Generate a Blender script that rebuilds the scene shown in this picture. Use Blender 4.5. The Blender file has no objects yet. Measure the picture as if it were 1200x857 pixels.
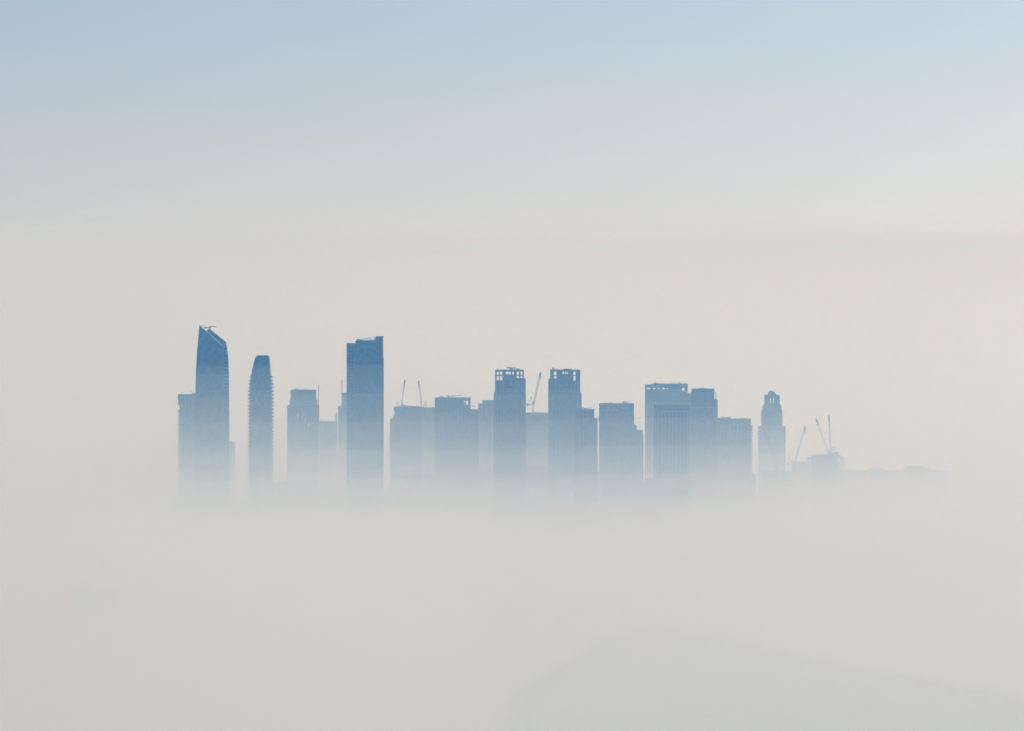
import bpy, math, random
from math import radians, pi, sin, cos, exp
random.seed(7)

# ------------------------------------------------------------------ camera, sky, sun, exposure
S = bpy.context.scene
C = S.collection
K = 1.15e-4            # radians seen by one pixel of the 1200 px wide photograph
HY = 285.0             # row of the true horizon
H = 327.0              # height of the viewpoint in metres
CAM_X = 600.0

cam = bpy.data.cameras.new('camera')
cam.sensor_width = 36.0
cam.lens = 36.0 / (1200 * K)
cam.shift_y = -(428.5 - HY) / 1200.0
cam.clip_start = 1.0
cam.clip_end = 400000.0
co = bpy.data.objects.new('camera', cam)
co.location = (0, 0, H)
co.rotation_euler = (radians(90), 0, 0)
C.objects.link(co)
S.camera = co

SUN_EL, SUN_AZ = 28.0, 33.0        # degrees up, degrees to the right of the view direction
sd = (sin(radians(SUN_AZ)) * cos(radians(SUN_EL)), cos(radians(SUN_AZ)) * cos(radians(SUN_EL)), sin(radians(SUN_EL)))

SKY_LO, SKY_HI = 0.30, 0.42
SKY_TINT = (1.02, 1.14, 1.09)
VEIL = (1.15, 1.14, 1.125)
w = bpy.data.worlds.new('World'); S.world = w; w.use_nodes = True
nt = w.node_tree; nt.nodes.clear()
sky = nt.nodes.new('ShaderNodeTexSky'); sky.sky_type = 'NISHITA'
sky.sun_disc = False
sky.sun_elevation = radians(SUN_EL); sky.sun_rotation = radians(SUN_AZ)
sky.altitude = 300; sky.air_density = 1.0; sky.dust_density = 1.5; sky.ozone_density = 0.5
bg = nt.nodes.new('ShaderNodeBackground'); bg.inputs[1].default_value = 0.085
wo = nt.nodes.new('ShaderNodeOutputWorld')
# the lowest air is looked through so flatly that the sky clears to blue within two degrees of the horizon
tcs = nt.nodes.new('ShaderNodeTexCoord'); sx = nt.nodes.new('ShaderNodeSeparateXYZ'); cx_ = nt.nodes.new('ShaderNodeCombineXYZ')
mr_ = nt.nodes.new('ShaderNodeMapRange'); mr_.interpolation_type = 'SMOOTHSTEP'
mr_.inputs['From Min'].default_value = -0.008; mr_.inputs['From Max'].default_value = 0.05
mr_.inputs['To Min'].default_value = SKY_LO; mr_.inputs['To Max'].default_value = SKY_HI
ad = nt.nodes.new('ShaderNodeMath'); ad.operation = 'ADD'
nt.links.new(tcs.outputs['Generated'], sx.inputs[0]); nt.links.new(sx.outputs['X'], cx_.inputs['X']); nt.links.new(sx.outputs['Y'], cx_.inputs['Y'])
nt.links.new(sx.outputs['Z'], mr_.inputs['Value']); nt.links.new(sx.outputs['Z'], ad.inputs[0]); nt.links.new(mr_.outputs[0], ad.inputs[1])
nt.links.new(ad.outputs[0], cx_.inputs['Z'])
vn = nt.nodes.new('ShaderNodeVectorMath'); vn.operation = 'NORMALIZE'
nt.links.new(cx_.outputs[0], vn.inputs[0]); nt.links.new(vn.outputs[0], sky.inputs['Vector'])
# dust veil hanging over the horizon: greys the lowest two degrees of sky
bw = nt.nodes.new('ShaderNodeRGBToBW'); vt = nt.nodes.new('ShaderNodeVectorMath'); vt.operation = 'MULTIPLY'
vt.inputs[1].default_value = VEIL
nt.links.new(sky.outputs[0], bw.inputs[0]); nt.links.new(bw.outputs[0], vt.inputs[0])
vf = nt.nodes.new('ShaderNodeMapRange'); vf.interpolation_type = 'SMOOTHSTEP'
vf.inputs['From Min'].default_value = -0.004; vf.inputs['From Max'].default_value = 0.042
vf.inputs['To Min'].default_value = 1.0; vf.inputs['To Max'].default_value = 0.0
# the veil lies in faint uneven layers
sc_ = nt.nodes.new('ShaderNodeVectorMath'); sc_.operation = 'MULTIPLY'; sc_.inputs[1].default_value = (14, 14, 190)
nv_ = nt.nodes.new('ShaderNodeTexNoise'); nv_.inputs['Scale'].default_value = 1.0; nv_.inputs['Detail'].default_value = 3; nv_.inputs['Roughness'].default_value = 0.5
nt.links.new(tcs.outputs['Generated'], sc_.inputs[0]); nt.links.new(sc_.outputs[0], nv_.inputs['Vector'])
nm = nt.nodes.new('ShaderNodeMath'); nm.operation = 'MULTIPLY_ADD'; nm.inputs[1].default_value = 0.012; nm.inputs[2].default_value = -0.006
na = nt.nodes.new('ShaderNodeMath'); na.operation = 'ADD'
nt.links.new(nv_.outputs['Fac'], nm.inputs[0]); nt.links.new(nm.outputs[0], na.inputs[0]); nt.links.new(sx.outputs['Z'], na.inputs[1])
nt.links.new(na.outputs[0], vf.inputs['Value'])
mv = nt.nodes.new('ShaderNodeMix'); mv.data_type = 'RGBA'
st = nt.nodes.new('ShaderNodeVectorMath'); st.operation = 'MULTIPLY'; st.inputs[1].default_value = SKY_TINT
nt.links.new(sky.outputs[0], st.inputs[0])
nt.links.new(vf.outputs[0], mv.inputs['Factor']); nt.links.new(st.outputs[0], mv.inputs['A']); nt.links.new(vt.outputs[0], mv.inputs['B'])
nt.links.new(mv.outputs['Result'], bg.inputs[0]); nt.links.new(bg.outputs[0], wo.inputs[0])

sl = bpy.data.lights.new('sun', 'SUN'); sl.energy = 2.48; sl.angle = radians(0.6); sl.color = (1.0, 0.908, 0.795)
so = bpy.data.objects.new('sun', sl); C.objects.link(so)
from mathutils import Vector, noise
so.rotation_euler = Vector(sd).to_track_quat('Z', 'Y').to_euler()
so.location = (3000, 6000, 4000)

S.view_settings.view_transform = 'Standard'; S.view_settings.look = 'None'
S.view_settings.exposure = 0.18; S.view_settings.gamma = 1.0
S.view_settings.use_curve_mapping = False
S.render.engine = 'CYCLES'
cy = S.cycles
cy.max_bounces = 3; cy.diffuse_bounces = 1; cy.glossy_bounces = 1; cy.transmission_bounces = 1
cy.volume_bounces = 1; cy.transparent_max_bounces = 80
cy.use_adaptive_sampling = False
cy.use_denoising = True
try:
    cy.denoiser = 'OPENIMAGEDENOISE'; cy.denoising_input_passes = 'RGB_ALBEDO_NORMAL'
except Exception: pass
cy.sample_clamp_indirect = 4.0
S.render.filter_size = 1.15

# ------------------------------------------------------------------ materials
def mat(name, base, rough=0.6, var=0.25, metal=0.0, spec=0.5, scale=0.08):
    m = bpy.data.materials.new(name); m.use_nodes = True
    n = m.node_tree; b = n.nodes['Principled BSDF']
    tc = n.nodes.new('ShaderNodeTexCoord'); nz = n.nodes.new('ShaderNodeTexNoise')
    nz.inputs['Scale'].default_value = scale; nz.inputs['Detail'].default_value = 5
    n.links.new(tc.outputs['Object'], nz.inputs['Vector'])
    mx = n.nodes.new('ShaderNodeMix'); mx.data_type = 'RGBA'
    mx.inputs['A'].default_value = (*[c * (1 - var) for c in base], 1)
    mx.inputs['B'].default_value = (*[min(1, c * (1 + var)) for c in base], 1)
    n.links.new(nz.outputs['Fac'], mx.inputs['Factor']); n.links.new(mx.outputs['Result'], b.inputs['Base Color'])
    b.inputs['Roughness'].default_value = rough; b.inputs['Metallic'].default_value = metal
    b.inputs['Specular IOR Level'].default_value = spec
    return m

def glass_mat(name, dark, light, bay=3.1, floor=3.8, share=0.35):
    """Curtain-wall glazing: every bay of every floor is its own pane, a little lighter or darker, some with blinds."""
    m = bpy.data.materials.new(name); m.use_nodes = True
    n = m.node_tree; b = n.nodes['Principled BSDF']
    tc = n.nodes.new('ShaderNodeTexCoord')
    dv = n.nodes.new('ShaderNodeVectorMath'); dv.operation = 'DIVIDE'; dv.inputs[1].default_value = (bay, bay, floor)
    fl = n.nodes.new('ShaderNodeVectorMath'); fl.operation = 'FLOOR'
    wn = n.nodes.new('ShaderNodeTexWhiteNoise'); wn.noise_dimensions = '3D'
    n.links.new(tc.outputs['Object'], dv.inputs[0]); n.links.new(dv.outputs[0], fl.inputs[0]); n.links.new(fl.outputs[0], wn.inputs['Vector'])
    cr = n.nodes.new('ShaderNodeValToRGB')
    cr.color_ramp.elements[0].position = 1 - share; cr.color_ramp.elements[0].color = (*dark, 1)
    cr.color_ramp.elements[1].position = 1.0; cr.color_ramp.elements[1].color = (*light, 1)
    n.links.new(wn.outputs['Value'], cr.inputs[0]); n.links.new(cr.outputs[0], b.inputs['Base Color'])
    mr = n.nodes.new('ShaderNodeMapRange'); mr.inputs['To Min'].default_value = 0.12; mr.inputs['To Max'].default_value = 0.4
    n.links.new(wn.outputs['Value'], mr.inputs['Value']); n.links.new(mr.outputs[0], b.inputs['Roughness'])
    b.inputs['Specular IOR Level'].default_value = 0.6
    return m

M = {
    'glass': glass_mat('blue_glazing', (0.016, 0.024, 0.034), (0.07, 0.08, 0.09)),
    'glass2': glass_mat('grey_glazing', (0.022, 0.028, 0.034), (0.09, 0.09, 0.09), bay=2.6, floor=3.6),
    'stone': mat('grey_cladding', (0.12, 0.12, 0.12), 0.7),
    'pale': mat('pale_cladding', (0.22, 0.215, 0.21), 0.7),
    'dark': mat('dark_cladding', (0.04, 0.045, 0.052), 0.5),
    'white': mat('white_panel', (0.8, 0.8, 0.78), 0.5, 0.05),
    'louvre': mat('louvred_band', (0.03, 0.032, 0.036), 0.6),
    'rib': mat('bronze_rib', (0.075, 0.08, 0.085), 0.5),
    'metal': mat('painted_metal', (0.10, 0.10, 0.10), 0.45, metal=0.3),
    'concrete': mat('raw_concrete', (0.24, 0.235, 0.22), 0.85),
    'steel': mat('crane_steel', (0.09, 0.085, 0.08), 0.5),
    'weight': mat('concrete_block', (0.12, 0.12, 0.12), 0.9),
    'leaf': mat('mangrove_leaf', (0.05, 0.075, 0.035), 0.8, 0.5),
    'sand': mat('salt_flat', (0.11, 0.10, 0.08), 0.9, 0.4, scale=0.02),
    'soil': mat('city_ground', (0.2, 0.18, 0.15), 0.9, 0.3, scale=0.01),
}

# ------------------------------------------------------------------ helpers
class MB:
    def __init__(s): s.v = []; s.f = []
    def box(s, x0, x1, y0, y1, z0, z1):
        b = len(s.v)
        s.v += [(x0,y0,z0),(x1,y0,z0),(x1,y1,z0),(x0,y1,z0),(x0,y0,z1),(x1,y0,z1),(x1,y1,z1),(x0,y1,z1)]
        s.f += [(b,b+3,b+2,b+1),(b+4,b+5,b+6,b+7),(b,b+1,b+5,b+4),(b+1,b+2,b+6,b+5),(b+2,b+3,b+7,b+6),(b+3,b,b+4,b+7)]
        return s
    def bar(s, p, q, r):
        p, q = Vector(p), Vector(q); d = (q - p).normalized()
        u = d.cross(Vector((0, 1, 0) if abs(d.y) < 0.9 else (1, 0, 0))).normalized() * r; v = d.cross(u).normalized() * r
        b = len(s.v)
        for c in (p, q):
            s.v += [tuple(c + u + v), tuple(c - u + v), tuple(c - u - v), tuple(c + u - v)]
        s.f += [(b,b+1,b+2,b+3),(b+7,b+6,b+5,b+4)] + [(b+i, b+4+i, b+4+(i+1)%4, b+(i+1)%4) for i in range(4)]
        return s
    def lattice(s, p, q, wd, chord, n):
        """Square lattice girder from p to q: four chords and zigzag bracing."""
        p, q = Vector(p), Vector(q); d = (q - p).normalized()
        u = d.cross(Vector((0, 1, 0) if abs(d.y) < 0.9 else (1, 0, 0))).normalized() * wd / 2; v = d.cross(u).normalized() * wd / 2
        cs = [u + v, u - v, -u - v, -u + v]
        for c in cs: s.bar(p + c, q + c, chord)
        for i in range(n):
            a, b = p.lerp(q, i / n), p.lerp(q, (i + 1) / n)
            for j in range(4):
                c0, c1 = cs[j], cs[(j + 1) % 4]
                s.bar(a + (c0 if i % 2 else c1), b + (c1 if i % 2 else c0), chord * 0.6)
        return s
    def prism(s, pts, y0, y1):
        """Closed outline of (x, z) points extruded from y0 to y1."""
        b, n = len(s.v), len(pts)
        area = sum(pts[i][0] * pts[(i+1) % n][1] - pts[(i+1) % n][0] * pts[i][1] for i in range(n))
        if area < 0: pts = pts[::-1]
        s.v += [(x, y0, z) for x, z in pts] + [(x, y1, z) for x, z in pts]
        s.f += [tuple(range(b, b + n)), tuple(range(b + 2*n - 1, b + n - 1, -1))]
        s.f += [(b + i, b + n + i, b + n + (i+1) % n, b + (i+1) % n) for i in range(n)]
        return s
    def loft(s, rings):
        b0 = len(s.v); n = len(rings[0])
        for r in rings: s.v += r
        for k in range(len(rings) - 1):
            b = b0 + k * n
            s.f += [(b + i, b + (i+1) % n, b + n + (i+1) % n, b + n + i) for i in range(n)]
        s.f += [tuple(range(b0 + n - 1, b0 - 1, -1)), tuple(range(b0 + (len(rings)-1)*n, b0 + len(rings)*n))]
        return s
    def mesh(s, name, m):
        me = bpy.data.meshes.new(name); me.from_pydata(s.v, [], s.f); me.update()
        if m is not None: me.materials.append(m)
        return me
    def build(s, name, m, parent=None, loc=(0, 0, 0)):
        return link(name, s.mesh(name, m), parent, loc)

def link(name, data, parent=None, loc=(0, 0, 0)):
    o = bpy.data.objects.new(name, data); C.objects.link(o); o.location = loc
    if parent is not None: o.parent = parent
    return o
def tag(o, label, cat, group=None):
    o['label'] = label; o['category'] = cat
    if group: o['group'] = group
    return o
def X(x, D): return (x - CAM_X) * K * D
def Z(y, D): return H - (y - HY) * K * D
def ell(cx, cy, rx, ry, z, n=28, p=2.6):
    r = []
    for i in range(n):
        t = 2 * pi * i / n; c, s_ = cos(t), sin(t)
        r.append((cx + rx * math.copysign(abs(c) ** (2 / p), c), cy + ry * math.copysign(abs(s_) ** (2 / p), s_), z))
    return r

GROUND = 2.0
class Bld:
    """A building whose front stands D metres away; outlines are read off in photograph pixels and turned into metres."""
    def __init__(s, name, label, cat, D, x0, x1, thick, group='towers rising out of the fog'):
        s.D = D; s.t = thick; s.cx = X((x0 + x1) / 2, D)
        s.o = link(name, None, None, (s.cx, D, GROUND)); tag(s.o, label, cat, group)
    def x(s, p): return X(p, s.D) - s.cx
    def z(s, p): return -0.5 if p is None else Z(p, s.D) - GROUND
    def box(s, name, x0, x1, yt, yb=None, f0=0.0, f1=None, m='glass', parent=None):
        f1 = s.t if f1 is None else f1
        return MB().box(s.x(x0), s.x(x1), f0, f1, s.z(yb), s.z(yt)).build(name, M[m], parent or s.o)
    def prism(s, name, pts, f0=0.0, f1=None, m='glass'):
        return MB().prism([(s.x(a), s.z(b)) for a, b in pts], f0, s.t if f1 is None else f1).build(name, M[m], s.o)
    def slabs(s, x0, x1, yt, yb=None, f0=0.0, f1=None, pitch=3.8, out=0.25, th=0.5, m='stone', name='floor_slabs'):
        """Thin floor edges running round the tower, one per storey; x0 and x1 may be functions of height."""
        f1 = s.t if f1 is None else f1
        mb = MB(); z = s.z(yb) + pitch if yb is not None else pitch; zt = s.z(yt) - 0.8
        while z < zt:
            yy = HY + (H - GROUND - z) / (K * s.D)
            a = x0(yy) if callable(x0) else x0; b = x1(yy) if callable(x1) else x1
            mb.box(s.x(a) - out, s.x(b) + out, f0 - out, f1 + out, z, z + th); z += pitch
        if mb.v:
            o = mb.build(name, M[m], s.o); o['kind'] = 'stuff'; return o
    def piers(s, xs, yt, yb=None, f0=0.0, wd=0.9, out=0.45, m='stone', name='pier'):
        """Vertical fins on the front, and the same fins on the rear face."""
        z0, z1 = s.z(yb), s.z(yt) - 0.01 * random.random() - 0.3
        me = MB().box(-wd/2, wd/2, -out, 0.12, 0, z1 - z0).mesh(name, M[m])
        for p in xs: link(name, me, s.o, (s.x(p + random.uniform(-0.3, 0.3)), f0, z0))
    def side_piers(s, x, sgn, fs, yt, yb=None, wd=0.9, out=0.4, m='stone'):
        z0, z1 = s.z(yb), s.z(yt) - 0.35
        me = MB().box(-0.1 if sgn > 0 else -out, out if sgn > 0 else 0.1, -wd/2, wd/2, 0, z1 - z0).mesh('pier', M[m])
        for f in fs: link('pier', me, s.o, (s.x(x), f, z0))
    def balconies(s, x, sgn, yt, yb=None, out=1.7, pitch=3.8, th=1.9, f0=1.0, f1=None, m='stone', depth_front=False):
        """Stacked balcony slabs with upstands standing out from one side."""
        f1 = s.t - 1.0 if f1 is None else f1
        mb = MB(); z = s.z(yb) + pitch if yb is not None else pitch; zt = s.z(yt)
        while z < zt:
            yy = HY + (H - GROUND - z) / (K * s.D)
            xx = s.x(x(yy) if callable(x) else x)
            a, b = (xx - 0.2, xx + out) if sgn > 0 else (xx - out, xx + 0.2)
            mb.box(a, b, f0, f1, z, z + th); z += pitch
        o = mb.build('balcony_slabs', M[m], s.o); o['kind'] = 'stuff'; return o
    def parapet(s, x0, x1, yt, h=1.2, f0=0.0, f1=None, m='dark', name='parapet'):
        f1 = s.t if f1 is None else f1
        a, b, z = s.x(x0), s.x(x1), s.z(yt)
        mb = MB(); t = 0.4; e = 0.15
        mb.box(a - e, b + e, f0 - e, f0 + t, z, z + h); mb.box(a - e, b + e, f1 - t, f1 + e, z, z + h)
        mb.box(a - e, a + t, f0 + t, f1 - t, z, z + h); mb.box(b - t, b + e, f0 + t, f1 - t, z, z + h)
        return mb.build(name, M[m], s.o)
    def plant_levels(s, x0, x1, rows, f0=0.0, f1=None, h=4.4):
        f1 = s.t if f1 is None else f1
        for y in rows: MB().box(s.x(x0) - 0.62, s.x(x1) + 0.3, f0 - 0.62, f1 + 0.3, s.z(y), s.z(y) + h).build('plant_level', M['louvre'], s.o)
    def roof_units(s, x0, x1, yt, n):
        for _ in range(n):
            a = random.uniform(x0, x1); w_ = random.uniform(0.5, 2.2); f = random.uniform(3, s.t - 6)
            MB().box(s.x(a), s.x(a + w_), f, f + 2.5, s.z(yt) - 0.2, s.z(yt) + random.uniform(0.9, 2.2)).build('roof_unit', M['dark'], s.o)
    def window_row(s, xs, wd, yt, yb, f0=0.0, m='dark', depth=0.3, name='window'):
        """Recessed-looking dark openings with a raised surround."""
        for p in xs:
            o = MB().box(s.x(p - wd/2), s.x(p + wd/2), f0 - depth, f0 - 0.02, s.z(yb), s.z(yt)).build(name, M['pale' if m == 'dark' else 'dark'], s.o)
            MB().box(s.x(p - wd/2) + 0.3, s.x(p + wd/2) - 0.3, f0 - depth - 0.05, f0 - 0.05, s.z(yb) + 0.3, s.z(yt) - 0.3).build('pane', M['glass' if m == 'dark' else m], o)

def rng(a, b, n): return [a + (b - a) * i / (n - 1) for i in range(n)]

def roof_crane(label, D, xb, yb, xp, yp, xt, yt, xc, yc, f=6.0, group='maintenance cranes on the roofs'):
    """Small building-maintenance crane: base, post, arm and counterweight."""
    o = link('roof_crane', None, None, (X(xb, D), D + f, Z(yb, D))); tag(o, label, 'crane', group)
    def P(x, y): return (X(x, D) - X(xb, D), 0.0, Z(y, D) - Z(yb, D))
    b, p, t, c = P(xb, yb), P(xp, yp), P(xt, yt), P(xc, yc)
    MB().box(-1.3, 1.3, -1.3, 1.3, -0.6, 0.5).build('base', M['metal'], o)
    MB().bar((0, 0, 0.4), p, 0.5).build('post', M['metal'], o)
    MB().bar(p, t, 0.36).bar((t[0], 0, t[2]), (t[0], 0, t[2] - 0.9), 0.22).build('arm', M['metal'], o)
    MB().bar(p, c, 0.5).build('counter_arm', M['metal'], o)
    MB().box(c[0] - 1.0, c[0] + 1.0, -0.9, 0.9, c[2] - 0.7, c[2] + 0.8).build('counterweight', M['weight'], o)
    return o

def luffing_crane(label, D, xm, ybase, ypiv, xt, yt, f=8.0, back=None, af=None, wd=1.25, group='luffing tower cranes with raised jibs', ch=0.145):
    """Luffing-jib tower crane: lattice mast, slewing deck, cab, raised lattice jib, A-frame, pendant ropes, counterweight, hook."""
    zb = Z(ybase, D)
    o = link('tower_crane', None, None, (X(xm, D), D + f, zb)); tag(o, label, 'crane', group)
    def P(x, y): return Vector((X(x, D) - X(xm, D), 0.0, Z(y, D) - zb))
    piv, tip = P(xm, ypiv), P(xt, yt)
    sg = 1 if tip.x > 0 else -1
    hm = max(piv.z - 1.2, 1.0)
    MB().lattice((0, 0, -1.0), (0, 0, hm), 2.0, ch, max(3, int(hm / 2.2))).build('mast', M['steel'], o)
    MB().box(-1.4, 1.4, -1.4, 1.4, hm, hm + 0.8).box(*sorted((-sg * 7.5, -sg * 1.4)), -1.1, 1.1, hm + 0.2, hm + 0.75).build('slewing_deck', M['steel'], o)
    MB().box(*sorted((sg * 0.6, sg * 2.2)), -2.6, -1.42, hm + 0.3, hm + 2.4).build('cab', M['metal'], o)
    MB().box(*sorted((-sg * 7.6, -sg * 5.0)), -1.3, 1.3, hm - 1.4, hm + 1.5).build('counterweight', M['weight'], o)
    foot = Vector((sg * 0.8, 0, hm + 0.9)); L = (tip - foot).length
    MB().lattice(foot, tip, wd, ch, max(8, int(L / 2.4))).build('jib', M['steel'], o)
    MB().lattice(foot.lerp(tip, 0.86), tip, wd * 0.8, ch * 2.4, 5).build('jib_head', M['steel'], o)
    a = Vector((-sg * 3.6, 0, hm + 8.5)) if af is None else P(*af)
    MB().bar((-sg * 0.5, 0, hm + 0.8), a, 0.32).bar((-sg * 5.8, 0, hm + 0.8), a, 0.25).build('a_frame', M['steel'], o)
    MB().bar(a, foot.lerp(tip, 0.9) + Vector((-sg * 0.5, 0, 0.6)), 0.06).build('pendant_rope', M['steel'], o)
    MB().bar(tip, tip - Vector((0, 0, 6)), 0.05).box(tip.x - 0.5, tip.x + 0.5, -0.5, 0.5, tip.z - 7.5, tip.z - 6).build('hook_block', M['steel'], o)
    return o

# ------------------------------------------------------------------ the ground, the water and the banks
def sheet(name, pts, z, m, thick=None):
    mb = MB(); n = len(pts)
    mb.v = [(x, y, z) for x, y in pts]; mb.f = [tuple(range(n))]
    if thick:
        mb.v += [(x, y, z - thick) for x, y in pts]
        mb.f += [tuple(range(2*n - 1, n - 1, -1))] + [(i, n + i, n + (i+1) % n, (i+1) % n) for i in range(n)]
    o = mb.build(name, m); o['kind'] = 'structure'; return o
wm = bpy.data.materials.new('creek_water'); wm.use_nodes = True
wn_ = wm.node_tree; wb = wn_.nodes['Principled BSDF']
wb.inputs['Base Color'].default_value = (0.13, 0.135, 0.12, 1); wb.inputs['Roughness'].default_value = 0.22
tcw = wn_.nodes.new('ShaderNodeTexCoord'); nzw = wn_.nodes.new('ShaderNodeTexNoise'); bpw = wn_.nodes.new('ShaderNodeBump')
nzw.inputs['Scale'].default_value = 0.05; nzw.inputs['Detail'].default_value = 6
bpw.inputs['Strength'].default_value = 0.25; bpw.inputs['Distance'].default_value = 1.0
wn_.links.new(tcw.outputs['Object'], nzw.inputs['Vector']); wn_.links.new(nzw.outputs['Fac'], bpw.inputs['Height']); wn_.links.new(bpw.outputs['Normal'], wb.inputs['Normal'])
sheet('water', [(-60000, -8000), (60000, -8000), (60000, 128000), (-60000, 128000)], 0.0, wm)

def edge(pts, steps=8, amp=14.0, seed=0.0):
    out = []
    for i in range(len(pts) - 1):
        (x0, y0), (x1, y1) = pts[i], pts[i + 1]
        for j in range(steps):
            t = j / steps; p = Vector((x0 + (x1 - x0) * t, y0 + (y1 - y0) * t, seed))
            q = noise.noise_vector(p * 0.012) * amp
            out.append((p.x + q.x, p.y + q.y))
    out.append(pts[-1]); return out
city = edge([(-2600, 7560), (-1200, 7660), (-430, 7610), (-380, 7700), (60, 7660), (420, 7640), (900, 7700), (2600, 7600)], 14, 40) + [(4500, 9500), (4500, 16000), (-4500, 16000), (-4500, 9000)]
sheet('city_ground', city, GROUND - 0.4, M['soil'], 4.0)

def at_ground(x, y):
    D = H / ((y - HY) * K); return (X(x, D), D)
shore = [at_ground(*p) for p in [(640, 940), (606, 880), (596, 842), (602, 824), (640, 796), (676, 776), (692, 762), (722, 752), (757, 747), (800, 751), (845, 758), (960, 782), (1080, 806), (1210, 830), (1420, 868)]]
bank = edge(shore, 10, 16.0, 3.0)
ground = sheet('bank', bank + [(1500, 4700), (1500, 3600), (100, 3600)], 0.9, M['sand'], 3.0)
left_ground = sheet('left_ground', edge([(-900, 6560), (-420, 6500), (-170, 6330), (-150, 6160)], 8, 20, 9.0) + [(-230, 5500), (-900, 5300)], GROUND - 0.4, M['soil'], 4.0)

# mangrove thicket along the bank: leafy clumps that nobody could count
def leaf_mass(name, spots, label=None):
    mb = MB()
    for (x, y, r, h, z0) in spots:
        for _ in range(9):
            a, u = random.random() * 2 * pi, random.random()
            px, py, pz = x + cos(a) * r * u, y + sin(a) * r * u, z0 + h * (0.25 + 0.75 * random.random() * (1 - u * u * 0.6))
            d = [Vector((random.uniform(-1, 1), random.uniform(-1, 1), random.uniform(-1, 1))).normalized() * r * random.uniform(0.3, 0.55) for _ in range(3)]
            b = len(mb.v)
            mb.v += [(px + q.x, py + q.y, max(z0, pz + q.z * 0.7)) for q in d]; mb.f.append((b, b+1, b+2))
    o = mb.build(name, M['leaf']); o['kind'] = 'stuff'
    if label: tag(o, label, 'mangrove')
    return o
spots = []
for i, (x, y) in enumerate(bank[:-1]):
    if y < 4000: continue
    for k in range(14):
        t = random.random(); nx, ny = bank[i + 1]
        spots.append((x + (nx - x) * t + random.uniform(-2, 14), y + (ny - y) * t - random.uniform(1, 30), random.uniform(2, 4.5), random.uniform(3, 6.5), 0.8))
for _ in range(2600):
    x, y = random.uniform(0, 900), random.uniform(4300, 6100)
    if noise.noise(Vector((x * 0.01, y * 0.006, 1.0))) > 0.12:
        j = min(range(0, len(bank), 4), key=lambda q: abs(bank[q][0] - x) if q > 60 else 1e9)
        if y < bank[j][1] - 12 and x > 20: spots.append((x, y, random.uniform(2, 4), random.uniform(2.5, 5), 0.8))
leaf_mass('mangrove_thicket', spots, 'low mangrove thicket along the faint shoreline at lower right')

# ------------------------------------------------------------------ towers, left to right
# slim tower with balconies half hidden behind the sail-shaped one
b = Bld('apartment_tower', 'slim balconied tower tucked against the left side of the tall slanted-top tower', 'tower', 8090, 208, 236, 26)
b.prism('shaft', [(208.4, 463.2), (236, 461.2), (236, 648), (210.4, 648), (210.4, 474.6), (208.4, 474.6)], m='glass2')
b.box('roof_edge', 208.0, 236, 462.4, 463.3, -0.3, 26.3, 'dark')
b.balconies(210.4, -1, 481.5, None, out=2.1, th=1.7, f0=0.5, f1=25)
b.slabs(210.4, 236, 476, None); b.piers([213, 217, 221, 225], 464.5)
roof_crane('tiny roof crane in the nook beside the slanted-top tower', 8090, 227, 462.6, 226.4, 461.2, 222.6, 457.2, 227.6, 461.8, 5)

# tall slanted-top tower
LE = [(381.5, 233.6), (390, 232.9), (400, 232.0), (415, 230.7), (432, 229.7), (455, 229.0), (900, 229.0)]
RE = [(402, 264.0), (408, 265.2), (415, 266.1), (425, 266.9), (440, 267.4), (460, 267.6), (900, 267.6)]
def itp(tab):
    def f(y):
        if y <= tab[0][0]: return tab[0][1]
        for (a, p), (c, q) in zip(tab, tab[1:]):
            if a <= y <= c: return p + (q - p) * (y - a) / (c - a)
        return tab[-1][1]
    return f
le, re_ = itp(LE), itp(RE)
b = Bld('slanted_tower', 'tallest glass tower with a steeply slanted roof and curved sides at the far left', 'tower', 7950, 229, 268, 34)
gz = 640 + 4
b.prism('front_shaft', [(x, min(y, gz)) for y, x in LE] + [(261.2, gz), (261.2, 405.8)], 0, 13)
b.prism('rear_shaft', [(240.5, 389.0), (243.2, 386.2), (247.0, 388.2), (264.0, 402.0)] + [(x, min(y, gz)) for y, x in RE[1:]] + [(240.5, gz)], 14.5, 34)
b.prism('roof_rim', [(233.6, 381.2), (234.6, 382.0), (261.4, 405.6), (261.2, 406.7), (233.4, 382.9)], -0.4, 13.3, 'dark')
b.prism('roof_ledge', [(244.5, 391.2), (261.8, 404.6), (262.2, 405.8), (244.0, 392.6)], 13.4, 14.4, 'pale')
b.prism('rear_roof_rim', [(243.0, 385.6), (247.2, 387.6), (256, 394.6), (264.3, 401.4), (264.2, 402.8), (243.2, 387.0)], 14.2, 34.3, 'dark')
b.slabs(lambda y: le(y), 261.2, 407, None, 0, 13, 3.8, 0.18, 0.35, 'dark')
b.slabs(lambda y: 262.0, lambda y: re_(y) - 1.1, 404, None, 13.6, 20, 3.8, 0.1, 1.3, 'pale', 'terrace_slabs')
b.box('corner_fin', 262.3, 263.6, 438, None, 12.2, 14.2, 'stone')
b.piers([233.5, 237, 240.5, 244, 247.5, 251, 254.5, 258], 409, None, 0, 0.5, 0.3, 'dark')
b.piers([260.6], 408, None, 0, 0.9, 0.5, 'stone')
for i in range(3):
    b.box('antenna', 235.6 + i * 1.6, 236.0 + i * 1.6, 381.2, 384.6 + i * 1.3, 5, 5.6, 'metal')
roof_crane('roof crane perched on the slanted top of the tallest left tower', 7950, 244.2, 387.2, 246.2, 383.4, 252.6, 382.9, 239.4, 384.6, 20)

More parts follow.
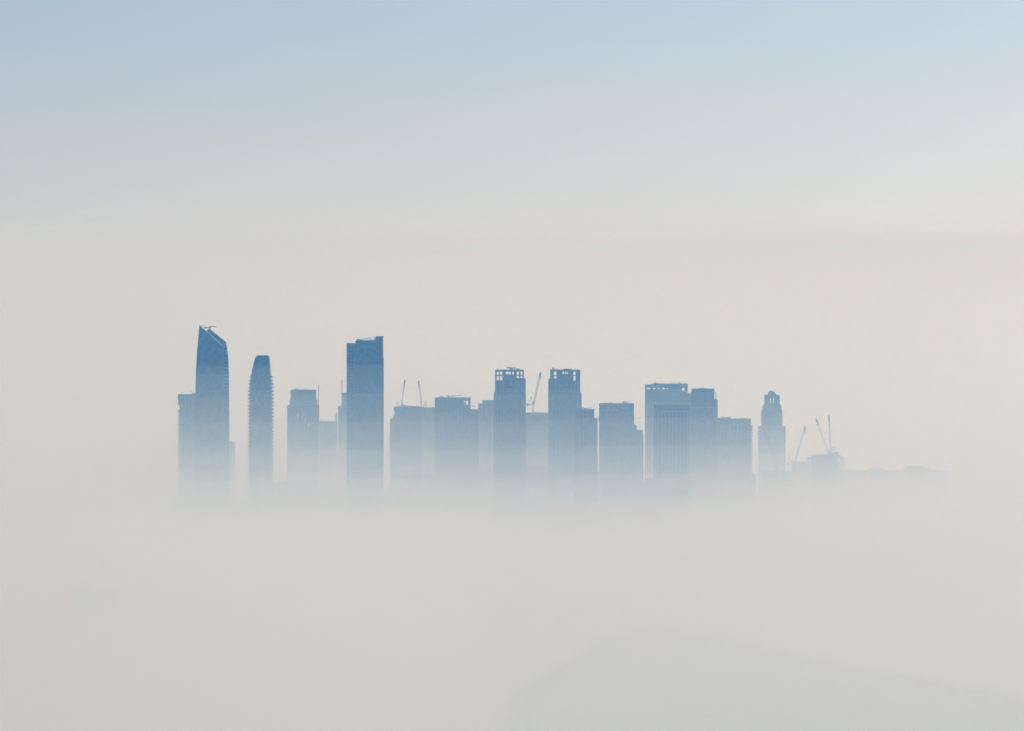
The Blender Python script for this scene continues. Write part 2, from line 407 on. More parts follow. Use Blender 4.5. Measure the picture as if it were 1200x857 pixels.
# low block to its right
b = Bld('apartment_block', 'low pale balconied block just right of the slanted-top tower foot', 'building', 8500, 262, 275, 24)
b.box('shaft', 262, 271.5, 516.5, None, m='glass2'); b.box('side_wing', 271.5, 273.8, 519, None, 1, 22, 'stone')
b.balconies(273.8, 1, 520, None, out=1.6, f1=20); b.slabs(262, 271.5, 517.5, None)

# bulging tower with rounded top
OL = [(417.3, 301.5), (418.2, 299.4), (421, 298.0), (426, 296.6), (433, 295.0), (440, 293.8), (448, 292.9), (456, 292.3), (470, 291.9), (520, 291.8), (900, 292.2)]
OR = [(417.3, 314.0), (418.0, 315.6), (421, 316.2), (428, 316.9), (436, 317.5), (446, 318.2), (456, 318.6), (470, 318.8), (520, 318.7), (900, 318.2)]
ol, orr = itp(OL), itp(OR)
b = Bld('rounded_tower', 'bulging tower with a smoothly rounded top and finely notched balcony sides', 'tower', 7900, 292, 319, 26)
ys = [417.3, 417.7, 418.4, 419.6, 421, 424, 428, 433, 440, 448, 456, 470, 490, 520, 560, 646]
b_mid = lambda y: (b.x(ol(y)) + b.x(orr(y))) / 2
b_hw = lambda y: (b.x(orr(y)) - b.x(ol(y))) / 2
MB().loft([ell(b_mid(y), 13, b_hw(y), 13 * b_hw(y) / b_hw(520), b.z(y), p=3.2) for y in reversed(ys)]).build('shaft', M['glass'], b.o)
mb = MB(); z = 3.9
while z < b.z(420):
    yy = HY + (H - GROUND - z) / (K * b.D)
    out = 1.6 if yy > 450 else (1.2 if yy > 441 else -0.3)
    mb.loft([ell(b_mid(yy), 13, b_hw(yy) + out, 13 * b_hw(yy) / b_hw(520) - 0.8, z + d, p=3.2) for d in (0, 1.9)]); z += 3.86
o = mb.build('balcony_slabs', M['stone'], b.o); o['kind'] = 'stuff'
MB().loft([ell(b_mid(419), 13, b_hw(418.0) + 0.05, 12.0 * b_hw(418) / b_hw(520), b.z(417.2) + d, p=3.0) for d in (0.0, 0.4)]).build('roof_cap', M['dark'], b.o)

# stepped tower with blank crown
b = Bld('stepped_tower', 'broad stepped tower with a flat blank crown between the rounded and the dark towers', 'tower', 8440, 336, 374, 34)
b.box('lower_shaft', 336.6, 373.6, 476.2, None, 0, 34, 'glass2'); b.box('shoulder', 339.2, 371.4, 469.2, 476.2, 1.5, 32, 'stone'); b.box('crown', 340.4, 370, 458.2, 469.2, 2.5, 31, 'dark')
b.parapet(340.4, 370, 458.2, 0.8, 2.5, 31)
b.parapet(336.6, 373.6, 476.2, 0.9)
b.slabs(336.6, 373.6, 478, None, 0, 34, 3.7, 0.2, 0.45, 'stone')
b.piers([338, 341.5, 345.5, 349.5, 353.5, 357.5, 361.5, 365.5, 369.5, 372.5], 477, None, 0, 0.9, 0.4, 'stone')
b.window_row(rng(354.5, 364, 5), 1.3, 464.5, 468.6, 2.5); b.window_row(rng(350.5, 366, 6), 1.5, 470.4, 475.4, 1.5)
for i, (a, c, d) in enumerate([(349.2, 485, 4.2), (355.8, 483, 6), (357.6, 489, 7), (361.4, 496.2, 4)]):
    b.box('sky_gap_panel', a - 1.1, a + 1.1, c, c + d, -0.7, -0.35, 'white')  # white panels painting the bright sky that shows through openings
b.plant_levels(336.6, 373.6, [512]); b.roof_units(342, 367, 457.8, 4)
b.box('roof_mast', 372.7, 373.6, 452.6, 476.4, 12, 12.8, 'louvre'); b.box('mast_tip', 372.5, 373.8, 452.0, 453.2, 11.8, 12.7, 'metal')

# pale low block
b = Bld('apartment_block', 'pale flat block filling the gap left of the tall dark slab tower', 'building', 8600, 373, 396, 30)
b.box('shaft', 373.6, 395, 494.4, None, m='glass2'); b.slabs(373.6, 395, 495.5, None); b.piers(rng(375, 394, 7), 495)
for i in range(6): b.box('roof_unit', 375 + i * 3, 376.2 + i * 3 + (i % 2), 493.0 + (i % 3) * 0.5, 494.4, 4 + i, 8 + i, 'stone')
b.window_row([375.2, 377.2], 1.2, 500.5, 503.5); b.box('stair_tower', 393.2, 394.9, 484, 494.4, 2, 6, 'stone')

for q in range(8): b.box('white_panel', 374.0, 375.2, 507 + q * 5.2, 509.6 + q * 5.2, -0.8, -0.3, 'white')
for q in range(4): b.box('white_panel', 376.6, 377.6, 507 + q * 4.6, 508.8 + q * 4.6, -0.8, -0.3, 'white')
b = Bld('stepped_block', 'pale stepped block with a thin roof mast hugging the left side of the dark slab', 'building', 8700, 395, 407, 28)
b.box('shaft', 396.2, 407, 477.2, None, 0, 28, 'glass2'); b.box('upper_block', 401.4, 407, 461.4, 477.2, 1, 26, 'glass2'); b.box('mid_step', 400.2, 401.4, 471.8, 477.2, 2, 22, 'stone')
b.parapet(401.4, 407, 461.4, 0.9, 1, 26); b.parapet(396.2, 401.4, 477.2, 0.8); b.slabs(396.2, 407, 478.5, None); b.piers([397.5, 400, 402.5, 405], 478.5)
b.box('roof_mast', 400.2, 401.1, 446.9, 471.8, 4, 4.8, 'louvre'); b.box('mast_tip', 399.8, 401.2, 445.6, 446.9, 3.8, 5.0, 'louvre')

# tall dark slab
b = Bld('slab_tower', 'tall dark vertical-ribbed slab tower with a stepped notched roofline', 'tower', 7800, 406, 449, 36)
b.box('left_bay', 406.2, 416.4, 403.2, None, 1.5, 34); b.box('central_bay', 416.4, 440, 399.9, None, 0, 36); b.box('right_bay', 440, 448.7, 395.3, None, 0.6, 35)
b.box('right_edge_fin', 448.7, 449.3, 420, None, 3, 30, 'stone')
b.box('roof_edge', 406.0, 414.4, 402.6, 403.2, 1.2, 34.3, 'dark'); b.box('roof_edge', 416.5, 440.0, 399.4, 399.9, -0.3, 36.3, 'dark'); b.box('roof_edge', 440.02, 449.0, 394.6, 395.3, 0.3, 35.3, 'dark')
b.slabs(406.2, 416.4, 404.5, None, 1.5, 34, 3.8, 0.25, 0.9, 'stone', 'balcony_slabs')
b.slabs(416.4, 448.7, 402, None, 0.6, 35, 3.8, 0.08, 0.35, 'dark')
b.piers([406.8, 411, 415.6], 403.6, None, 1.5, 0.7, 0.5, 'stone')
b.piers(rng(417.4, 439.2, 10), 400.4, None, 0, 0.6, 0.5, 'rib'); b.piers(rng(441, 447.8, 4), 396, None, 0.6, 0.6, 0.5, 'rib')
b.window_row(rng(425.5, 436.5, 6), 1.2, 404.5, 408, 0, 'dark', 0.3)
for i, (a, h) in enumerate([(431.2, 397.6), (433.6, 396.4), (436.6, 397.0), (438.2, 395.4)]): b.box('roof_unit', a, a + 0.7 + 0.4 * (i % 2), h, 399.4, 4 + 3 * i, 6 + 3 * i, 'metal')
roof_crane('roof crane lying across the notched top of the dark slab tower', 7800, 423, 399.4, 422.6, 398.6, 433.4, 395.8, 419, 398.2, 8)

# stepped pair in the middle
b = Bld('stepped_tower', 'low stepped tower with two leaning crane jibs above its flat roof', 'tower', 8300, 456, 495, 32)
b.box('shaft', 462.3, 494, 478.2, None, 0, 32, 'glass2'); b.box('side_step', 460.2, 462.3, 487.4, None, 2, 28, 'stone'); b.box('side_wing', 456.8, 460.2, 491, None, 4, 25, 'glass2')
b.parapet(462.3, 494, 478.2, 0.8); b.slabs(462.3, 494, 479.5, None); b.piers(rng(464, 492.5, 8), 479)
b.slabs(456.8, 460.2, 492, None, 4, 25); b.plant_levels(462.3, 494, [492, 531]); b.roof_units(464, 492, 478.0, 5)
for yy in (515, 530.6, 548): b.box('hoist_tie', 455.2, 457.0, yy, yy + 0.5, 8, 8.6, 'metal')
b.box('hoist_mast', 455.1, 455.6, 512, None, 8, 8.6, 'metal')
roof_crane('roof crane resting on the flat roof under two leaning jibs', 8300, 475.8, 477.4, 475.8, 475.9, 490.2, 476.8, 471.4, 474.8, 6)
luffing_crane('tower crane whose thin jib leans right, left of two above the stepped tower', 8360, 469, 481, 478.5, 474.2, 446.2)
luffing_crane('tower crane whose thin jib leans left, right of two above the stepped tower', 8360, 495, 484, 479, 490.4, 446.6)
b = Bld('apartment_block', 'narrow pale block between the stepped tower and the frame-crowned tower', 'building', 8520, 493, 511, 30)
b.box('shaft', 493, 511, 479, None, m='glass2'); b.parapet(493, 511, 479, 0.7); b.slabs(493, 511, 480, None); b.piers(rng(496, 508, 4), 480)

b = Bld('frame_crowned_tower', 'broad tower whose roof frame has one open corner gap on the right', 'tower', 8200, 509, 561, 34)
b.box('shaft', 509.4, 551.4, 480, None); b.box('right_wing', 551.4, 561, 480.2, None, 3, 30, 'glass2')
b.box('crown_block', 509.4, 543.4, 466.4, 480, 0, 34, 'dark'); b.box('crown_base', 543.4, 551.4, 475.4, 480, 0, 34, 'dark')
b.box('crown_beam', 543.4, 551.4, 466.4, 469.8, 0, 34, 'dark'); b.box('crown_post', 548.4, 551.4, 469.8, 475.4, 0, 34, 'dark'); b.prism('crown_brace', [(543.4, 471.5), (546.6, 475.4), (543.4, 475.4)], 2, 30, 'dark')
b.slabs(509.4, 551.4, 481, None); b.piers(rng(511, 550, 10), 467, None, 0, 0.8, 0.4); b.box('cantilever_beam', 551.4, 556.8, 475.8, 476.6, 8, 10, 'metal')
b.slabs(551.4, 561, 481.5, None, 3, 30); b.plant_levels(509.4, 551.4, [500, 536]); b.roof_units(512, 541, 466.4, 5)
roof_crane('roof crane with a long level arm on the frame-crowned tower', 8200, 526, 466.3, 526, 464.8, 541, 463.0, 524.4, 464.5, 10)
b = Bld('stepped_block', 'pale plain block against the left side of the left twin tower', 'building', 8480, 560, 582, 28)
b.box('shaft', 560.4, 582, 473.4, None, m='glass2'); b.box('upper_block', 565.2, 582, 470.2, 473.4, 1, 26, 'stone')
b.parapet(565.2, 582, 470.2, 0.6, 1, 26); b.slabs(560.4, 582, 474.5, None); b.piers(rng(562, 580, 6), 474.5)

def twin(label, x0, x1, xs0, xs1, solids, yl, yr, D, lsh, rsh, ml, mr):
    b = Bld('twin_tower', label, 'tower', D, x0, x1, 34, 'twin towers with open roof crowns')
    b.box('lower_shaft', xs0, xs1, 460.4, None, -0.8, 34.8)
    b.box('upper_shaft', x0, x1, max(yl, yr), 460.4, 0, 34)
    b.box('crown_beam', x0, x1, 433.8, 435.8, 0, 34, 'dark')
    for (a, c, yt, yb) in solids: b.box('crown_post', a, c, yt, yb, 0.0, 34, 'dark')
    b.slabs(xs0, xs1, 461, None, -0.8, 34.8, 3.8, 0.2, 0.4); b.slabs(x0, x1, max(yl, yr) + 1, 460.4, 0, 34, 3.8, 0.2, 0.5)
    b.piers(rng(xs0 + 1.5, xs1 - 1.5, 11), 461, None, -0.8, 0.8, 0.45)
    b.piers([x0 + 1.2, x0 + 6.5, (x0 + x1) / 2 - 7, (x0 + x1) / 2 + 7, x1 - 6.5, x1 - 1.2], max(yl, yr), 460.4, 0, 1.2, 0.5, 'stone')
    b.window_row(rng(x0 + 4, x1 - 4, 8), 1.4, 463.5, 467.0, -0.8); b.plant_levels(xs0, xs1, [502, 541], -0.8); b.roof_units(x0 + 2, x1 - 4, 433.8, 6)
    return b
b = twin('left twin tower with open crown windows and a small T-shaped crane on top', 580.2, 614, 578.6, 616.1, [
    (580.2, 582.0, 435.8, 446.2), (584.6, 585.8, 435.8, 446.2), (588.9, 592.8, 435.8, 446.2), (592.8, 602.2, 439.4, 446.2), (598.6, 600.2, 435.8, 439.4), (602.2, 605.4, 435.8, 446.2),
    (605.4, 612.4, 443.8, 446.2), (608.2, 609.8, 435.8, 443.8), (612.4, 614.0, 435.8, 446.2), (582.0, 584.6, 440.0, 441.0), (585.8, 588.9, 440.0, 441.0), (605.4, 608.2, 440.0, 440.8), (609.8, 612.4, 440.0, 440.8)], 446.2, 444.2, 8000, 0, 0, 0, 0)
b.box('right_shoulder', 614, 616.0, 444.2, 460.4, 1, 33, 'glass')
roof_crane('T-shaped roof crane standing on the crown of the left twin tower', 8000, 599.6, 433.8, 599.6, 431.4, 604.4, 431.2, 595.0, 431.2, 12)
b = twin('right twin tower with open crown windows beside a thin leaning crane', 644.8, 679.9, 642.6, 681.6, [
    (644.8, 648.9, 435.8, 446.6), (648.9, 652.2, 440.4, 441.2), (648.9, 652.2, 444.2, 446.6), (652.2, 659.2, 435.8, 446.6), (659.2, 665.4, 439.2, 446.6), (661.2, 661.9, 435.8, 439.2), (663.4, 664.0, 435.8, 439.2), (665.4, 671.9, 435.8, 446.6),
    (671.9, 674.9, 440.2, 441.0), (674.9, 679.9, 435.8, 446.6)], 446.6, 446.6, 8050, 0, 0, 0, 0)
b.box('left_shoulder', 642.7, 644.8, 444.4, 460.4, 1, 33, 'glass'); b.box('roof_house', 660.2, 669.4, 432.8, 433.8, 6, 28, 'dark')
b.box('light_rib', 676.6, 677.8, 447, None, -1.9, -1.3, 'pale')

b = Bld('apartment_block', 'pale flat block between the twin towers under a leaning crane', 'building', 8480, 614, 646, 30)
b.box('shaft', 614, 646, 485, None, m='glass2'); b.parapet(614, 646, 485, 0.7); b.slabs(614, 646, 486, None); b.piers(rng(617, 643, 9), 486)
for a in (632, 637, 640.5): b.box('roof_unit', a, a + 1.6, 483.9, 485, 6, 10, 'stone')
luffing_crane('tower crane with its jib leaning right between the twin towers', 8470, 624.6, 485, 473.4, 633.6, 436.8, 12, af=(622.8, 465.0), wd=1.6, ch=0.2)

b = Bld('apartment_tower', 'small dark stepped tower in front of the right twin tower', 'tower', 7800, 674, 701, 26)
b.box('shaft', 674, 696.4, 481.2, None, 0, 26); b.box('right_step', 696.4, 700.2, 490.4, None, 2, 23, 'glass2')
b.parapet(674, 696.4, 481.2, 0.8); b.slabs(674, 696.4, 482.5, None); b.piers(rng(675.2, 695.2, 6), 482.2)
b.box('gable_frame', 676, 684, 484.6, 485.4, -0.9, -0.45, 'pale'); b.balconies(700.2, 1, 503, 494, out=1.2, pitch=3.4, f1=20); b.slabs(696.4, 700.2, 491.5, None, 2, 23)
roof_crane('roof crane on the small stepped tower beside the right twin', 7800, 685.4, 481.2, 685.4, 479.2, 693.6, 478.3, 682.4, 478.6, 6)

b = Bld('stepped_tower', 'tower with three descending steps down its right side, in the middle right', 'tower', 8000, 702, 754, 34)
b.box('shaft', 702.4, 743, 474.3, None, 4, 34); b.box('upper_step', 743, 746.2, 498.6, None, 5, 32, 'glass2'); b.box('lower_step', 746.2, 753.2, 504.6, None, 5.5, 31, 'glass2')
b.box('front_wing', 719.4, 752.6, 509.4, None, 0, 5.4); b.box('corner_column', 753.2, 754.0, 508.6, None, 8, 24, 'stone')
b.parapet(702.4, 743, 474.3, 0.8, 4, 34); b.box('roof_rise', 722.8, 735.4, 472.9, 473.4, 8, 20, 'dark')
b.slabs(702.4, 743, 482, None, 4, 34); b.slabs(719.4, 752.6, 511, None, 0, 5.4); b.slabs(743, 753.2, 506, None, 6, 31)
b.piers([704, 708, 712, 716, 720, 724, 728, 732, 736, 741.5], 481, None, 4, 0.8, 0.4, 'stone'); b.piers(rng(721, 751, 7), 511, None, 0)
b.box('portal_frame', 704.4, 725, 480.2, 481.2, 2.9, 3.95, 'pale'); b.box('portal_frame', 704.4, 741.6, 497.2, 498.2, 2.9, 3.95, 'stone')
b.plant_levels(702.4, 743, [494], 4); b.roof_units(704, 720, 474.2, 4)
roof_crane('roof crane at the right end of the three-step tower roof', 8000, 733, 472.9, 733, 471.6, 736.8, 471.2, 731.4, 471.4, 10)

b = Bld('wide_tower', 'wide flat-topped tower with a row of small roof openings, rear of the right cluster', 'tower', 8420, 756, 810, 36)
b.box('shaft', 756.3, 806, 458.4, None, 0, 36, 'glass2'); b.box('right_step', 806, 810, 461.6, None, 3, 30, 'stone')
b.box('crown_beam', 756.3, 806, 451.2, 454.6, 0, 36, 'stone'); b.box('roof_edge', 764.4, 806.2, 450.2, 451.2, -0.3, 36.3, 'dark')
cuts = [(757.8, 762.8), (765, 768.6), (771, 773.6), (776.6, 779.6), (781.4, 783.4), (785, 785.8), (796.6, 797.4), (799.2, 803.2)]
prev = 756.3
for (a, c) in cuts + [(806, 806)]:
    b.box('crown_post', prev, a, 454.6, 458.4, 0, 36, 'stone'); prev = c
for (a, c) in cuts[:7]: b.box('crown_sill', a, c, 456.9, 458.4, 0.2, 35.8, 'stone')
b.slabs(756.3, 806, 462, None); b.piers([757.5, 761, 764.5, 768.5, 772.5, 776.5, 780.5, 784.5, 788.5, 792.5, 796.5, 800.5, 804.5], 461, None, 0, 0.9, 0.4, 'stone')
b.roof_units(767, 800, 450.2, 5)
b = Bld('front_tower', 'ribbed tower standing just in front of the wide flat-topped tower', 'tower', 7820, 766, 809, 28)
b.box('shaft', 766.2, 808.8, 476, None, 0, 28); b.parapet(766.2, 808.8, 476, 0.7); b.box('portal_frame', 775.6, 807.4, 481.8, 482.8, -0.85, -0.1, 'pale')
b.slabs(766.2, 808.8, 484, None); b.piers([767.4, 771, 775.4, 779.6, 784, 788.4, 792.6, 797, 801.2, 805.4, 808], 481, None, 0, 1.1, 0.7, 'pale')

b = Bld('stepped_tower', 'square tower with a dark cap above a colonnade, right of the wide tower', 'tower', 8050, 809, 841, 32)
b.box('shaft', 809.6, 841, 468.6, None, 0, 32); b.box('cap', 811.2, 837.2, 457, 468.6, 1.5, 30, 'dark'); b.box('cap_step', 809.8, 811.2, 460.6, 468.6, 3, 28, 'stone')
b.box('side_column', 838.6, 839.4, 460.4, 468.6, 3, 6, 'pale'); b.box('side_beam', 837.2, 839.8, 459.8, 460.4, 3, 6, 'pale'); b.parapet(811.2, 837.2, 457, 0.7, 1.5, 30)
b.box('colonnade_sill', 810, 840.6, 477.2, 478.4, -0.95, -0.1, 'pale'); b.window_row(rng(812.6, 834.6, 9), 1.3, 472, 476.8, 0); b.box('corner_window', 839.2, 840.2, 472, 476.4, -0.4, -0.05, 'pale')
b.slabs(809.6, 841, 480, None); b.piers(rng(811, 839.6, 8), 478.6, None, 0, 0.9, 0.4)
b.plant_levels(809.6, 841, [506]); b.roof_units(813, 834, 456.8, 4)
b = Bld('balconied_tower', 'lower tower with saw-toothed balconies on its right edge', 'tower', 8150, 840, 882, 30)
b.box('left_bay', 840, 855, 491.4, None, 1, 29, 'glass2'); b.box('right_bay', 855, 880, 492, None, 0, 30, 'glass2')
b.parapet(840, 855, 491.4, 0.6, 1, 29); b.parapet(855.2, 880, 492, 0.6)
b.slabs(840, 855, 497, None, 1, 29); b.slabs(855, 880, 497, None); b.piers([841.5, 845, 848.5, 852], 497, None, 1); b.piers([856, 859.5, 864, 868.5, 873, 877, 879.4], 493, None, 0, 0.9, 0.5, 'pale')
b.box('portal_frame', 861, 872, 497.6, 498.4, -0.9, -0.1, 'pale'); b.balconies(880, 1, 501, None, out=2.0, pitch=3.5, th=1.9, f1=26)
b.plant_levels(855, 880, [520]); b.roof_units(857, 877, 491.8, 4)
roof_crane('roof crane flat on the saw-toothed tower at the right cluster end', 8150, 852.6, 491.3, 852.6, 490.0, 844.4, 488.9, 855.4, 489.4, 6)

# domed tower
b = Bld('domed_tower', 'pale domed tower with two arched openings below its dome', 'tower', 8600, 889, 921, 32)
b.box('lower_shaft', 889.2, 920.6, 500.6, None, 0, 32, 'glass2'); b.box('upper_shaft', 892.8, 917, 481, 500.6, 3, 29, 'glass2')
b.box('setback', 894.2, 916.2, 478.6, 481, 4, 28, 'stone'); b.box('setback', 895.0, 915.4, 474.4, 478.6, 5, 27, 'stone')
b.box('lantern_base', 896.6, 914, 472.6, 474.4, 6, 26, 'stone'); b.box('lantern_top', 896.6, 914, 463.2, 466.6, 6, 26, 'stone')
for a, c in ((896.6, 902.8), (904.3, 906.2), (907.7, 914)): b.box('lantern_pier', a, c, 466.6, 472.6, 6, 26, 'stone')
r = (b.x(910) - b.x(900)) / 2
MB().loft([ell(b.x(905), 16, r * cos(t), r * cos(t), b.z(463.3) + r * sin(t), 24, 2) for t in (0, .25, .5, .75, 1.0, 1.25, 1.45, 1.55)]).build('dome', M['stone'], b.o)
b.slabs(889.2, 920.6, 502, None, 0, 32, 3.8, 0.2, 0.5, 'pale'); b.slabs(892.8, 917, 482, 500.6, 3, 29, 3.8, 0.2, 0.5)
b.piers(rng(890.4, 919.4, 8), 501.5, None, 0); b.piers(rng(894, 915.8, 6), 482, 500.6, 3)
b.box('cornice', 888.8, 921.0, 500.0, 500.9, -0.4, 32.4, 'pale')

# buildings still going up on the right
def frame_building(name, label, D, x0, x1, yt, thick, left=0.8, right=0.8, pitch=3.9, group='unfinished concrete buildings'):
    b = Bld(name, label, 'building', D, x0, x1, thick, group)
    b.box('core', x0 + (x1 - x0) * 0.12, x1 - (x1 - x0) * 0.12, yt + 0.5, None, thick * 0.2, thick * 0.8, 'concrete')
    mb = MB(); z = pitch; i = 0; zt = b.z(yt)
    while z < zt + 0.1:
        j = (i * 7919 % 5) / 4.0
        mb.box(b.x(x0) - left * (0.3 + j), b.x(x1) + right * (0.3 + (1 - j)), -0.3, thick + 0.3, z, z + 0.7); z += pitch; i += 1
    o = mb.build('floor_slabs', M['concrete'], b.o); o['kind'] = 'stuff'
    me = MB().box(-0.5, 0.5, -0.5, 0.5, 0, zt - 0.2).mesh('column', M['concrete'])
    for p in rng(b.x(x0) + 0.8, b.x(x1) - 0.8, max(3, int((x1 - x0) / 5))):
        for f in (0.6, thick - 0.6): link('column', me, b.o, (p, f, 0))
    return b
b = frame_building('unfinished_building', 'unfinished block with ragged floor edges under two steep crane jibs', 8350, 947.4, 987.6, 535, 40, 0.9, 2.6)
b.prism('roof_hump', [(969, 535), (972, 532.2), (976, 530.8), (981, 531.6), (984.5, 535)], 4, 30, 'concrete'); b.box('formwork', 954, 971, 533.8, 535, 3, 36, 'metal'); b.box('cantilever_deck', 981, 987, 530.4, 530.9, 8, 12, 'metal')
luffing_crane('tower crane with its long jib leaning left over the ragged unfinished block', 8370, 972.4, 536, 531.5, 956.4, 490.8)
luffing_crane('tower crane with its jib almost upright over the ragged unfinished block', 8380, 974.6, 536, 530.5, 971.6, 487.0, af=(978.2, 522.8))
b = frame_building('unfinished_building', 'faint unfinished block at the foot of the domed tower', 8240, 890.6, 927.4, 552, 34)
luffing_crane('tower crane in front of the domed tower, its jib leaning left', 8230, 911.4, 556, 544.6, 895.2, 502.0, af=(914.6, 535.4), wd=1.5, ch=0.26)
luffing_crane('tower crane with its jib leaning right, just right of the domed tower', 8280, 930.4, 600, 543.4, 944.4, 499.8, af=(925.2, 535.0))
b = frame_building('unfinished_building', 'faint low block between the domed tower and the ragged unfinished block', 8600, 929, 946, 541.2, 24)
# far right low blocks
lows = [(990, 1000, 551.5, 'faint narrow low block touching the ragged unfinished block'), (1000, 1018, 553.5, 'faint low block right of the ragged unfinished block'), (1020, 1044, 550.6, 'faint low block under a tiny leaning crane jib'), (1046, 1060, 552.6, 'faint narrow block left of the widest far-right block'),
        (1060, 1090, 547.6, 'faint widest and highest of the far-right low blocks'), (1091, 1112, 552.4, 'faint last low block at the far right end of the skyline')]
for (a, c, yt, lb) in lows:
    b = frame_building('low_block', lb, 8620, a, c, yt, 30, 0.5, 0.5, group='low blocks fading out at the far right')
    b.box('roof_house', a + 3, a + (c - a) * 0.6, yt - 1.2, yt, 5, 20, 'concrete')
luffing_crane('tiny crane jib poking up from the far-right low blocks', 8630, 1027.4, 553, 549.5, 1031.0, 544.6, wd=1.2)

# low podium blocks between and in front of the tower feet, and hazy infill behind the gaps
infill = [
    (200, 229, 592.0, 7860, 'faint podium at the foot of the slim balconied tower'),
    (268, 291, 593.0, 7860, 'faint podium between the slanted-top and rounded towers'), (320, 372, 570.5, 8100, 'hazy podium at the foot of the broad stepped tower'), (374, 407, 575.0, 8100, 'hazy podium under the pale flat block left of the dark slab'),
    (449, 472, 581.0, 8000, 'hazy podium just right of the dark slab tower'), (472, 512, 561.0, 8060, 'hazy podium under the low stepped tower'), (512, 556, 565.0, 8060, 'hazy podium under the frame-crowned tower'),
    (556, 580, 557.0, 8150, 'hazy podium left of the left twin tower foot'), (614, 644, 551.0, 8150, 'hazy podium between the two twin towers'), (680, 704, 557.0, 8000, 'hazy podium right of the right twin tower foot'),
    (704, 756, 569.0, 7900, 'hazy podium under the three-step tower'), (756, 812, 565.0, 7850, 'hazy podium under the ribbed front tower'), (812, 886, 560.0, 8000, 'hazy podium under the saw-toothed tower')]
for (a, c, yt, D_, lb) in infill:
    D_ += 70; yt -= 3
    b = Bld('podium_block', lb, 'building', D_, a, c, 18, 'hazy podium blocks around the tower feet')
    b.box('hall', a, c, yt, None, 0, 18, 'glass2'); b.box('roof_house', a + (c - a) * 0.2, a + (c - a) * 0.55, yt - 2.2, yt, 4, 13, 'stone')
    b.parapet(a, c, yt, 0.8); b.slabs(a, c, yt, None, pitch=4.2); b.piers(rng(a + 1, c - 1, max(3, int((c - a) / 5))), yt, None)

# left foreground, almost lost in the fog
b = frame_building('unfinished_building', 'almost invisible unfinished block in the fog at lower left, the taller one', 5850, 79, 108, 692, 30, 0.4, 0.4, 3.4, 'blocks lost in the near fog')
b.box('upper_frame', 80, 107, 689.8, 691.6, 4, 24, 'concrete')
b = frame_building('unfinished_building', 'almost invisible unfinished block with slanting top floors in the fog, right of the taller one', 5880, 110, 136, 690.6, 26, 0.4, 1.2, 3.4, 'blocks lost in the near fog')
b = frame_building('low_block', 'almost invisible long low block at the left edge in the fog', 5850, 11, 77, 706.4, 32, 0.4, 0.4, 3.4, 'blocks lost in the near fog')
D = 5900
o = link('hammerhead_crane', None, None, (X(214, D), D, GROUND)); tag(o, 'almost invisible flat-jib tower crane in the fog at lower left', 'crane')
zt = Z(711, D) - GROUND
MB().lattice((0, 0, 0), (0, 0, zt + 2.2), 1.8, 0.25, 12).build('mast', M['steel'], o)
MB().lattice((0, 0, zt), (X(237, D) - X(214, D), 0, zt - 0.8), 1.1, 0.2, 12).build('jib', M['steel'], o)
MB().lattice((0, 0, zt), (X(205, D) - X(214, D), 0, zt + 0.6), 1.1, 0.2, 4).build('counter_jib', M['steel'], o)
MB().box(X(205, D) - X(214, D) - 0.5, X(205, D) - X(214, D) + 1.6, -0.8, 0.8, zt - 1.6, zt + 0.4).build('counterweight', M['weight'], o)
MB().box(0.95, 2.2, -1.6, -0.4, zt - 2.4, zt - 0.6).build('cab', M['metal'], o)

# low waterfront in front of the left towers: planting seen as a ragged dark line
sp = []
for _ in range(420):
    x = random.uniform(-395, -255); sp.append((x, 7745 + random.uniform(0, 60), random.uniform(3, 6), random.uniform(6, 13), GROUND - 0.5))
o = leaf_mass('waterfront_trees', sp); tag(o, 'hazy line of low trees at the foot of the left towers', 'trees')

# ------------------------------------------------------------------ air: even blue haze, and a bank of ground fog that thickens downwards
def volume(name, color, density, g, absorb=(1, 1, 1)):
    m = bpy.data.materials.new(name); m.use_nodes = True; n = m.node_tree; n.nodes.clear()
    v = n.nodes.new('ShaderNodeVolumePrincipled'); o = n.nodes.new('ShaderNodeOutputMaterial')
    v.inputs['Color'].default_value = (*color, 1); v.inputs['Density'].default_value = density
    v.inputs['Anisotropy'].default_value = g; v.inputs['Absorption Color'].default_value = (*absorb, 1)
    v.inputs['Blackbody Intensity'].default_value = 0.0
    n.links.new(v.outputs[0], o.inputs['Volume'])
    return m
HAZE_COL, HAZE_D, HAZE_G = (0.17, 0.47, 1.0), 1.0e-4, 0.36
haze = MB().box(-62000, 62000, -9000, 130000, -40, 372).build('haze', volume('blue_haze', HAZE_COL, HAZE_D, HAZE_G)); haze['kind'] = 'stuff'

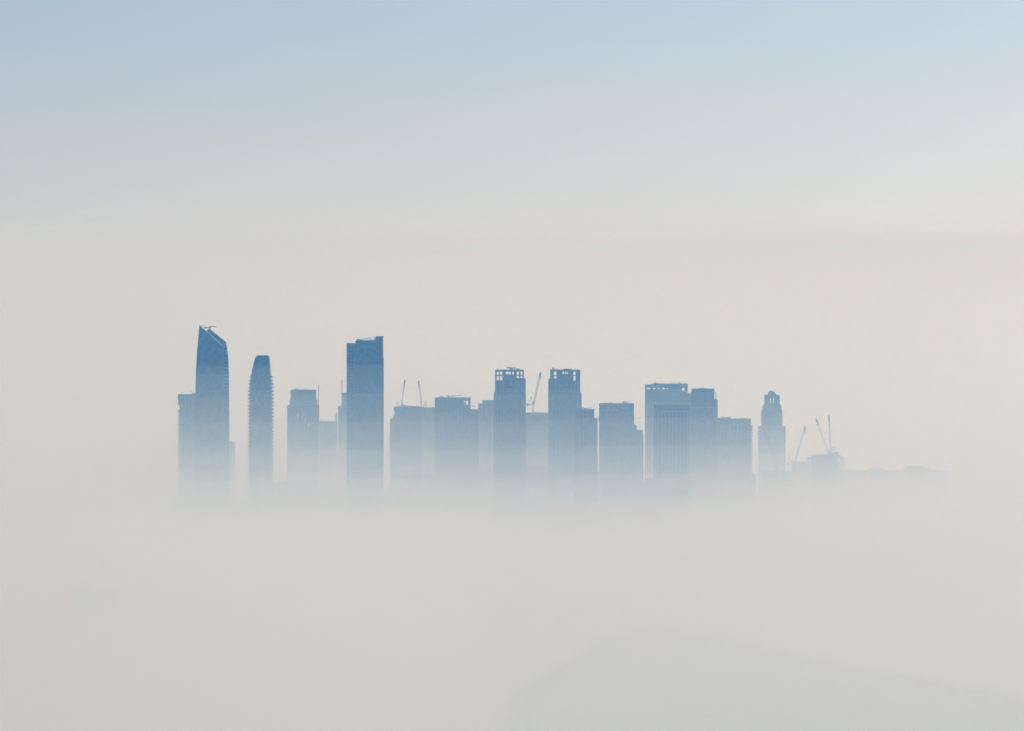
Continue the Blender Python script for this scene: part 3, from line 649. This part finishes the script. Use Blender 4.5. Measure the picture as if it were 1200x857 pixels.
FOG_RHO, FOG_S, FOG_G, NF, FOG_DZ = 0.0082, 43.0, 0.47, 8, 28.0
fog = link('fog', None); fog['kind'] = 'stuff'; fog['label'] = 'bank of white ground fog swallowing the feet of the towers'; fog['category'] = 'fog'
xs = [-50000, -20000, -8000, -4000, -2500] + list(range(-1800, 1801, 120)) + [2500, 4000, 8000, 20000, 50000]
yv = [-7000, 500, 2000, 3000, 4000] + list(range(4600, 10001, 150)) + [10600, 11500, 13000, 16000, 22000, 32000, 50000, 80000, 125000]
def sm(a, c, t):
    t = max(0, min(1, (t - a) / (c - a))); return t * t * (3 - 2 * t)
def fog_shift(x, y):
    near = sm(5200, 7400, y)
    s = (17 - 51 * sm(-250, 60, x)) * (1 - near)
    s += 3.0 * math.tanh((x - 60) / 260.0) * near
    s += (10.0 * noise.noise(Vector((x * 0.0022, y * 0.0011, 0.3))) + 9.0 * noise.noise(Vector((x * 0.0048, y * 0.0022, 5.3)))) * near
    return s
tops = [12 + FOG_DZ * i for i in range(NF)]
def cum(z): return FOG_RHO * exp(-z / FOG_S)
for i, zt in enumerate(tops):
    # density that this layer adds to those that reach higher
    mid = zt - FOG_DZ / 2
    dens = cum(mid) - (cum(mid + FOG_DZ) if i < NF - 1 else 0)
    mb = MB(); nx, ny = len(xs), len(yv); e = i * 9.0
    zb = -6 - 0.7 * i
    for y in yv:
        for x in xs:
            mb.v.append((x * (1 + 0.0004 * i), y + (e if y == yv[-1] else (-e if y == yv[0] else 0)), max(0.4 + 0.05 * i, zt + fog_shift(x, y))))
    nv = len(mb.v)
    for (x, y, z) in list(mb.v): mb.v.append((x, y, zb))
    for r_ in range(ny - 1):
        for c_ in range(nx - 1):
            a = r_ * nx + c_; q = (a, a + 1, a + nx + 1, a + nx)
            mb.f.append(q); mb.f.append(tuple(k + nv for k in reversed(q)))
    for c_ in range(nx - 1):
        a = c_; mb.f.append((a, nv + a, nv + a + 1, a + 1)); a = (ny - 1) * nx + c_; mb.f.append((a, a + 1, nv + a + 1, nv + a))
    for r_ in range(ny - 1):
        a = r_ * nx; mb.f.append((a, a + nx, nv + a + nx, nv + a)); a = r_ * nx + nx - 1; mb.f.append((a, nv + a, nv + a + nx, a + nx))
    o = mb.build('fog_layer', volume('ground_fog', (0.985 - 0.235 * min(1, i / 5), 0.975 - 0.055 * min(1, i / 5), 1.0), dens, FOG_G), fog); o['kind'] = 'stuff'
